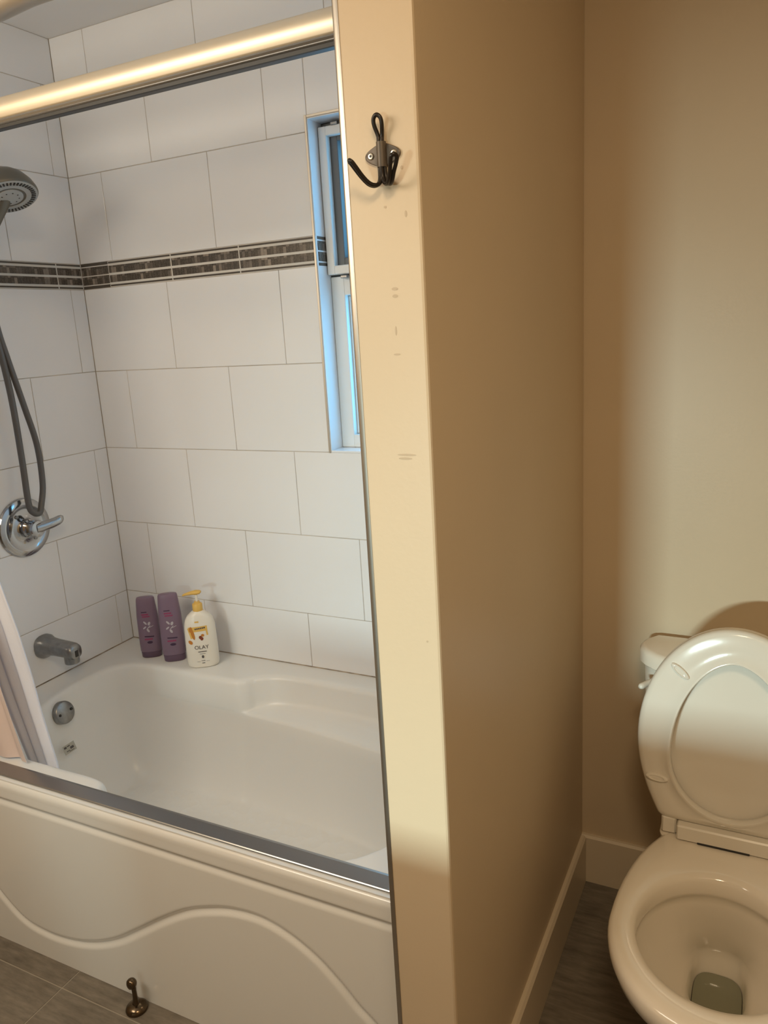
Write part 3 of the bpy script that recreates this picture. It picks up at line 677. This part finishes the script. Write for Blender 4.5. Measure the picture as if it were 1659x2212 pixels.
# ------------------------------------------------------------------ hook on the post
HK = thing('wall_hook', (1.514, YF, 1.712), 'dark wire double coat hook screwed to the tan post', 'hook')
HY = YF-.001
def hp_(x, z, out=.0): return Vector((x, HY-.006-out, z))
px0, pz0 = 1.5145, 1.7130
outl = []
for k in range(48):
    a = 2*math.pi*k/48; c_, s_ = math.cos(a), math.sin(a)
    r_ = .0125+.0115*abs(c_)**1.6
    outl.append((px0+r_*c_, pz0-.001+(.0145 if False else .0150)*s_*(1-.10*abs(math.sin(2*a)))))
pl = G().loft([[(x, HY+.0006, z) for x, z in outl], [(x, HY-.0018, z) for x, z in outl], [(px0+(x-px0)*.96, HY-.0024, pz0+(z-pz0)*.96) for x, z in outl]]).build('mounting_plate', 'plate', HK, 35)
G().tube([(px0+.0002, HY-.0045, pz0-.0155), (px0+.0002, HY-.0045, pz0+.0135)], .0062, 18).build('clamp_sleeve', 'plate', HK, 40)
for sx in (-.0155, .0160):
    sc_ = G().lathe([(.0042, .0015), (.0042, .003), (.0032, .0042), (.0016, .0044), (.0014, .0030)], (px0+sx, HY, pz0-.001+.0002), (0, -1, 0), 18).build('screw', 'screw', HK, 40)
    G().lathe([(.0017, .0026), (.0017, .0036)], (px0+sx, HY, pz0-.001+.0002), (0, -1, 0), 6).build('screw_recess', 'ink', sc_)
wr = .0026
top = cr([hp_(px0+.0022, 1.7000), hp_(px0+.0022, 1.7260), hp_(px0+.0028, 1.7340), hp_(px0+.0052, 1.7450, .004), hp_(px0+.0045, 1.7520, .006), hp_(px0, 1.7555, .007), hp_(px0-.0045, 1.7520, .006), hp_(px0-.0052, 1.7450, .004), hp_(px0-.0028, 1.7340), hp_(px0-.0022, 1.7260), hp_(px0-.0022, 1.7000)], 60)
G().tube(top, wr, 10).build('top_loop', 'iron', HK, 60)
def prong(sgn, tipx, name):
    def q(x, z, out, wd): return [Vector((x+wd*.5*(1 if i else -1), HY-.006-out, z)) for i in (0, 1)]
    if sgn < 0: path = [(px0-.002, 1.7000, 0, .0045), (px0-.002, 1.686, .0, .0045), (px0-.0030, 1.6790, .003, .0046), (px0-.0060, 1.6760, .008, .0046), (px0-.0115, 1.6780, .014, .0046), (px0-.017, 1.6855, .0205, .0048), (px0-.0215, 1.6945, .027, .0060), (px0-.0245, 1.7005, .031, .0064), (px0-.0258, 1.7025, .033, .005)]
    else: path = [(px0+.002, 1.7000, 0, .0045), (px0+.003, 1.686, .0, .0045), (px0+.0065, 1.6785, .003, .0046), (px0+.0125, 1.6760, .008, .0046), (px0+.0180, 1.6790, .014, .0046), (px0+.0225, 1.6865, .019, .0050), (px0+.0265, 1.6945, .023, .0072), (px0+.0290, 1.7005, .0255, .0080), (px0+.0302, 1.7025, .027, .006)]
    a = []; b = []
    for x, z, out, wd in path:
        d = Vector((.8, -.0, .0)); s_ = Vector((.72*sgn*0+.70, .72*sgn, 0)).normalized()
        c_ = Vector((x, HY-.006-out, z)); a.append(c_-s_*wd*.5); b.append(c_+s_*wd*.5)
    loop = a+[Vector((path[-1][0]+.0006*sgn, HY-.006-path[-1][2]-.001, path[-1][1]+.0014))]+b[::-1]
    G().tube(cr(loop, 80), wr, 10).build(name, 'iron', HK, 60)
prong(-1, 0, 'prong'); prong(1, 0, 'prong')

# ------------------------------------------------------------------ door stop on the floor
DS = thing('door_stop', (.715, -.8225, 0), 'small antique bronze door stop on the floor against the tub front', 'door stop')
o0 = (.715, -.8225, .0003)
G().lathe([(.0250, 0), (.0255, .003), (.0242, .007), (.020, .0115), (.014, .0148), (.0085, .0165)], o0, (0, 0, 1), 32).build('base', 'bronze', DS, 45)
G().lathe([(.0085, .0160), (.0070, .022), (.0056, .034), (.0052, .050), (.0060, .062)], o0, (0, 0, 1), 20).build('stem', 'bronze', DS, 60)
bc = Vector((.715, -.8255, .0745)); bn = Vector((-.25, -.9, .15)).normalized()
G().lathe([(.0, -.0105), (.006, -.0095), (.0105, -.006), (.0125, -.001), (.0125, .003), (.0105, .008), (.006, .0105), (0, .0112)], bc, bn, 24).build('bumper', 'bronze', DS, 50)

# ------------------------------------------------------------------ toilet
TX = 1.925
TO = thing('toilet', (TX, -.45, 0), 'cream toilet with seat and lid raised against its tank', 'toilet')
def egg(z, hw, yb, yc, yf, n=72, pb=2.0, pf=2.0, dx=0):
    out = []
    for k in range(n):
        a = 2*math.pi*k/n; c_, s_ = math.cos(a), math.sin(a)
        p_ = pf if s_ < 0 else pb
        ex = 2/p_
        out.append(Vector((TX+dx+hw*math.copysign(abs(c_)**ex, c_), yc+(yc-yf if s_ < 0 else yb-yc)*math.copysign(abs(s_)**ex, s_), z)))
    return out
R0 = .400
ext = [egg(.0008, .112, -.13, -.38, -.60, pb=3.5), egg(.03, .110, -.13, -.38, -.595, pb=3.5), egg(.10, .100, -.14, -.38, -.58, pb=3), egg(.19, .108, -.14, -.42, -.61, pb=2.6), egg(.26, .138, -.15, -.48, -.68, pb=2.4), egg(.31, .165, -.16, -.53, -.735, pb=2.3), egg(.345, .182, -.18, -.555, -.766, pb=2.1), egg(.372, .189, -.19, -.56, -.776, pb=2.05), egg(.388, .1895, -.195, -.56, -.777, pb=2.05), egg(R0-.004, .1865, -.20, -.56, -.774, pb=2.05), egg(R0, .179, -.21, -.56, -.766, pb=2.05),
       egg(R0+.0005, .168, -.30, -.56, -.752), egg(R0-.001, .152, -.375, -.555, -.728), egg(R0-.006, .1445, -.390, -.552, -.714), egg(R0-.016, .1415, -.394, -.552, -.708), egg(R0-.040, .1405, -.393, -.552, -.706), egg(R0-.048, .1425, -.390, -.552, -.708), egg(R0-.054, .1465, -.385, -.552, -.713),
       egg(.330, .1430, -.384, -.545, -.706), egg(.29, .129, -.374, -.525, -.680), egg(.25, .108, -.362, -.50, -.640), egg(.215, .085, -.350, -.47, -.59), egg(.190, .066, -.342, -.445, -.540, pb=2.6, pf=2.6), egg(.176, .0565, -.339, -.425, -.505, pb=3.2, pf=3), egg(.160, .051, -.342, -.42, -.494, pb=3.4, pf=3.2), egg(.115, .046, -.35, -.42, -.48, pb=3.4, pf=3.2), egg(.108, .03, -.37, -.42, -.46)]
G().loft(ext).build('bowl', 'ceramic', TO, 60)
G().loft([egg(.126, .0460, -.350, -.42, -.481, pb=3.4, pf=3.2), egg(.1300, .0465, -.349, -.42, -.482, pb=3.4, pf=3.2)]).build('water', 'water', TO)
# deck that joins the bowl to the tank
def rr(x0, x1, y0, y1, z, r, n=6):
    out = []
    for cx, cy, a0 in ((x1-r, y1-r, 0), (x0+r, y1-r, 90), (x0+r, y0+r, 180), (x1-r, y0+r, 270)):
        for k in range(n+1):
            a = R(a0+90*k/n); out.append(Vector((cx+r*math.cos(a), cy+r*math.sin(a), z)))
    return out
G().loft([rr(TX-.12, TX+.12, -.26, -.04, .30, .03), rr(TX-.132, TX+.132, -.29, -.03, .36, .03), rr(TX-.135, TX+.135, -.30, -.03, .394, .03), rr(TX-.131, TX+.131, -.296, -.034, .3985, .03)]).build('tank_shelf', 'ceramic', TO, 50)
# tank and its lid, bowed front, cut corners
def tankplan(z, s=1.0, ix=0., iy=0.):
    half = [(0, -.186), (.07, -.180), (.13, -.163), (.172, -.140), (.193, -.122), (.208, -.100), (.212, -.075), (.205, -.048), (.186, -.022)]
    L = [(-(x-ix) if x > ix else -x*.5, y+iy*(1 if y < -.09 else -.0)) for x, y in half]; Rr = [(-x, y) for x, y in L]
    pts = [(TX+x, y) for x, y in L]+[(TX+x, y) for x, y in Rr[::-1][:-1]]
    return [Vector((x, y, z)) for x, y in pts]
G().loft([tankplan(.40, ix=.030, iy=.026), tankplan(.42, ix=.022, iy=.02), tankplan(.60, ix=.014, iy=.014), tankplan(.7075, ix=.010, iy=.010)]).build('tank', 'ceramic', TO, 40)
G().loft([tankplan(.708, ix=.004, iy=.004), tankplan(.713, ix=.0, iy=0), tankplan(.738, ix=0, iy=0), tankplan(.7455, ix=.003, iy=.003), tankplan(.749, ix=.009, iy=.009)]).build('tank_lid', 'ceramic', TO, 40)
G().tube(cr([(1.760, -.128, .690), (1.752, -.150, .689), (1.738, -.170, .687), (1.729, -.185, .686)], 10), [.008, .0075, .0065, .0065, .0065, .0068, .007, .0072, .0068, .004], 12).build('flush_lever', 'seat', TO, 60)
# raised seat and lid: local (u across, v up from the hinge, n towards the room)
H0 = Vector((TX, -.268, .432)); tilt = R(5.5)
vv = Vector((0, math.sin(tilt), math.cos(tilt))); nn = Vector((0, -math.cos(tilt), math.sin(tilt)))
def S(u_, v_, n_): return H0+Vector((u_, 0, 0))+vv*v_+nn*n_
def seat_out(k, n=96, inn=0.):
    a = 2*math.pi*k/n; c_, s_ = math.cos(a), math.sin(a)
    v0 = .185; hw_ = .187-inn
    if s_ >= 0: return hw_*c_, v0+(.252-inn)*s_
    t_ = (a-math.pi)/math.pi           # straighter sides that taper to a flat edge at the hinge
    q = .13
    if t_ < .5-q: f = t_/(.5-q); sg = -1
    elif t_ > .5+q: f = (1-t_)/(.5-q); sg = 1
    else:
        wb_ = (.136-inn); x_ = (t_-.5)/q; return wb_*x_*(1-.0*x_), .002+inn+.004*x_**8
    f = math.sin(f*math.pi/2)*.35+f*.65
    return sg*(hw_*(1-f**1.9)+(.136-inn)*f**1.9), v0+(.002+inn+.004-v0)*f
def seat_in(k, n=96, g_=0.):
    a = 2*math.pi*k/n; c_, s_ = math.cos(a), math.sin(a); v0 = .155
    if s_ >= 0: return (.118+g_)*math.copysign(abs(c_)**1.12, c_), v0+(.212+g_)*abs(s_)**1.0
    return (.118+g_)*c_, v0-(.130+g_)*abs(s_)**.95
N = 96
rg = [[S(*seat_out(k, inn=.004), .0) for k in range(N)], [S(*seat_out(k), .006) for k in range(N)], [S(*seat_out(k), .013) for k in range(N)], [S(*seat_out(k, inn=.004), .019) for k in range(N)], [S(*seat_out(k, inn=.012), .022) for k in range(N)],
      [S(*[a*.45+b*.55 for a, b in zip(seat_out(k), seat_in(k))], .0235) for k in range(N)],
      [S(*seat_in(k, g_=.010), .023) for k in range(N)], [S(*seat_in(k, g_=.007), .0262) for k in range(N)], [S(*seat_in(k, g_=.002), .0262) for k in range(N)], [S(*seat_in(k), .022) for k in range(N)], [S(*seat_in(k), .004) for k in range(N)], [S(*seat_in(k, g_=.003), .0) for k in range(N)]]
rg.append(rg[0])
ST_ = G().loft(rg, False, False).build('seat', 'seat', TO, 50)
for u_, v_, ang in ((-.105, .340, -40), (-.143, .095, -5), (.105, .340, 40), (.143, .095, 5)):
    ca, sa = math.cos(R(ang)), math.sin(R(ang)); rr_ = []
    for f_, n_ in ((1.0, .020), (1.0, .0265), (.9, .0285), (.7, .0290), (.62, .0275), (.3, .0278)):
        rr_.append([S(u_+.023*f_*math.cos(b)*ca-.0078*f_*math.sin(b)*sa, v_+.023*f_*math.cos(b)*sa+.0078*f_*math.sin(b)*ca, n_) for b in [2*math.pi*k/28 for k in range(28)]])
    G().loft(rr_).build('bumper', 'seat', ST_, 45)
ld = [[S(*seat_out(k, inn=.010), -.020) for k in range(N)], [S(*seat_out(k, inn=.002), -.016) for k in range(N)], [S(*seat_out(k, inn=.0), -.008) for k in range(N)], [S(*seat_out(k, inn=.004), -.002) for k in range(N)], [S(*seat_out(k, inn=.012), -.0015) for k in range(N)], [S(*seat_out(k, inn=.03), -.007) for k in range(N)], [S(*seat_out(k, inn=.09), -.009) for k in range(N)]]
G().loft(ld).build('lid', 'seat', TO, 50)
# hinge cover bar with its dark slot, and the hinge lug on the left
G().cbox((TX-.098, -.304, .402), (TX+.098, -.262, .4365), .003).build('hinge_bar', 'seat', TO, None)
G().cbox((TX-.056, -.3048, .4015), (TX+.045, -.30, .4062), .0008).build('slot', 'black', TO)
for s_ in (-1, 1):
    x0 = TX+s_*.131; x1 = TX+s_*.100
    G().cbox((min(x0, x1), -.286, .4005), (max(x0, x1), -.254, .441), .004).build('hinge_lug', 'seat', TO)

bpy.context.view_layer.update()
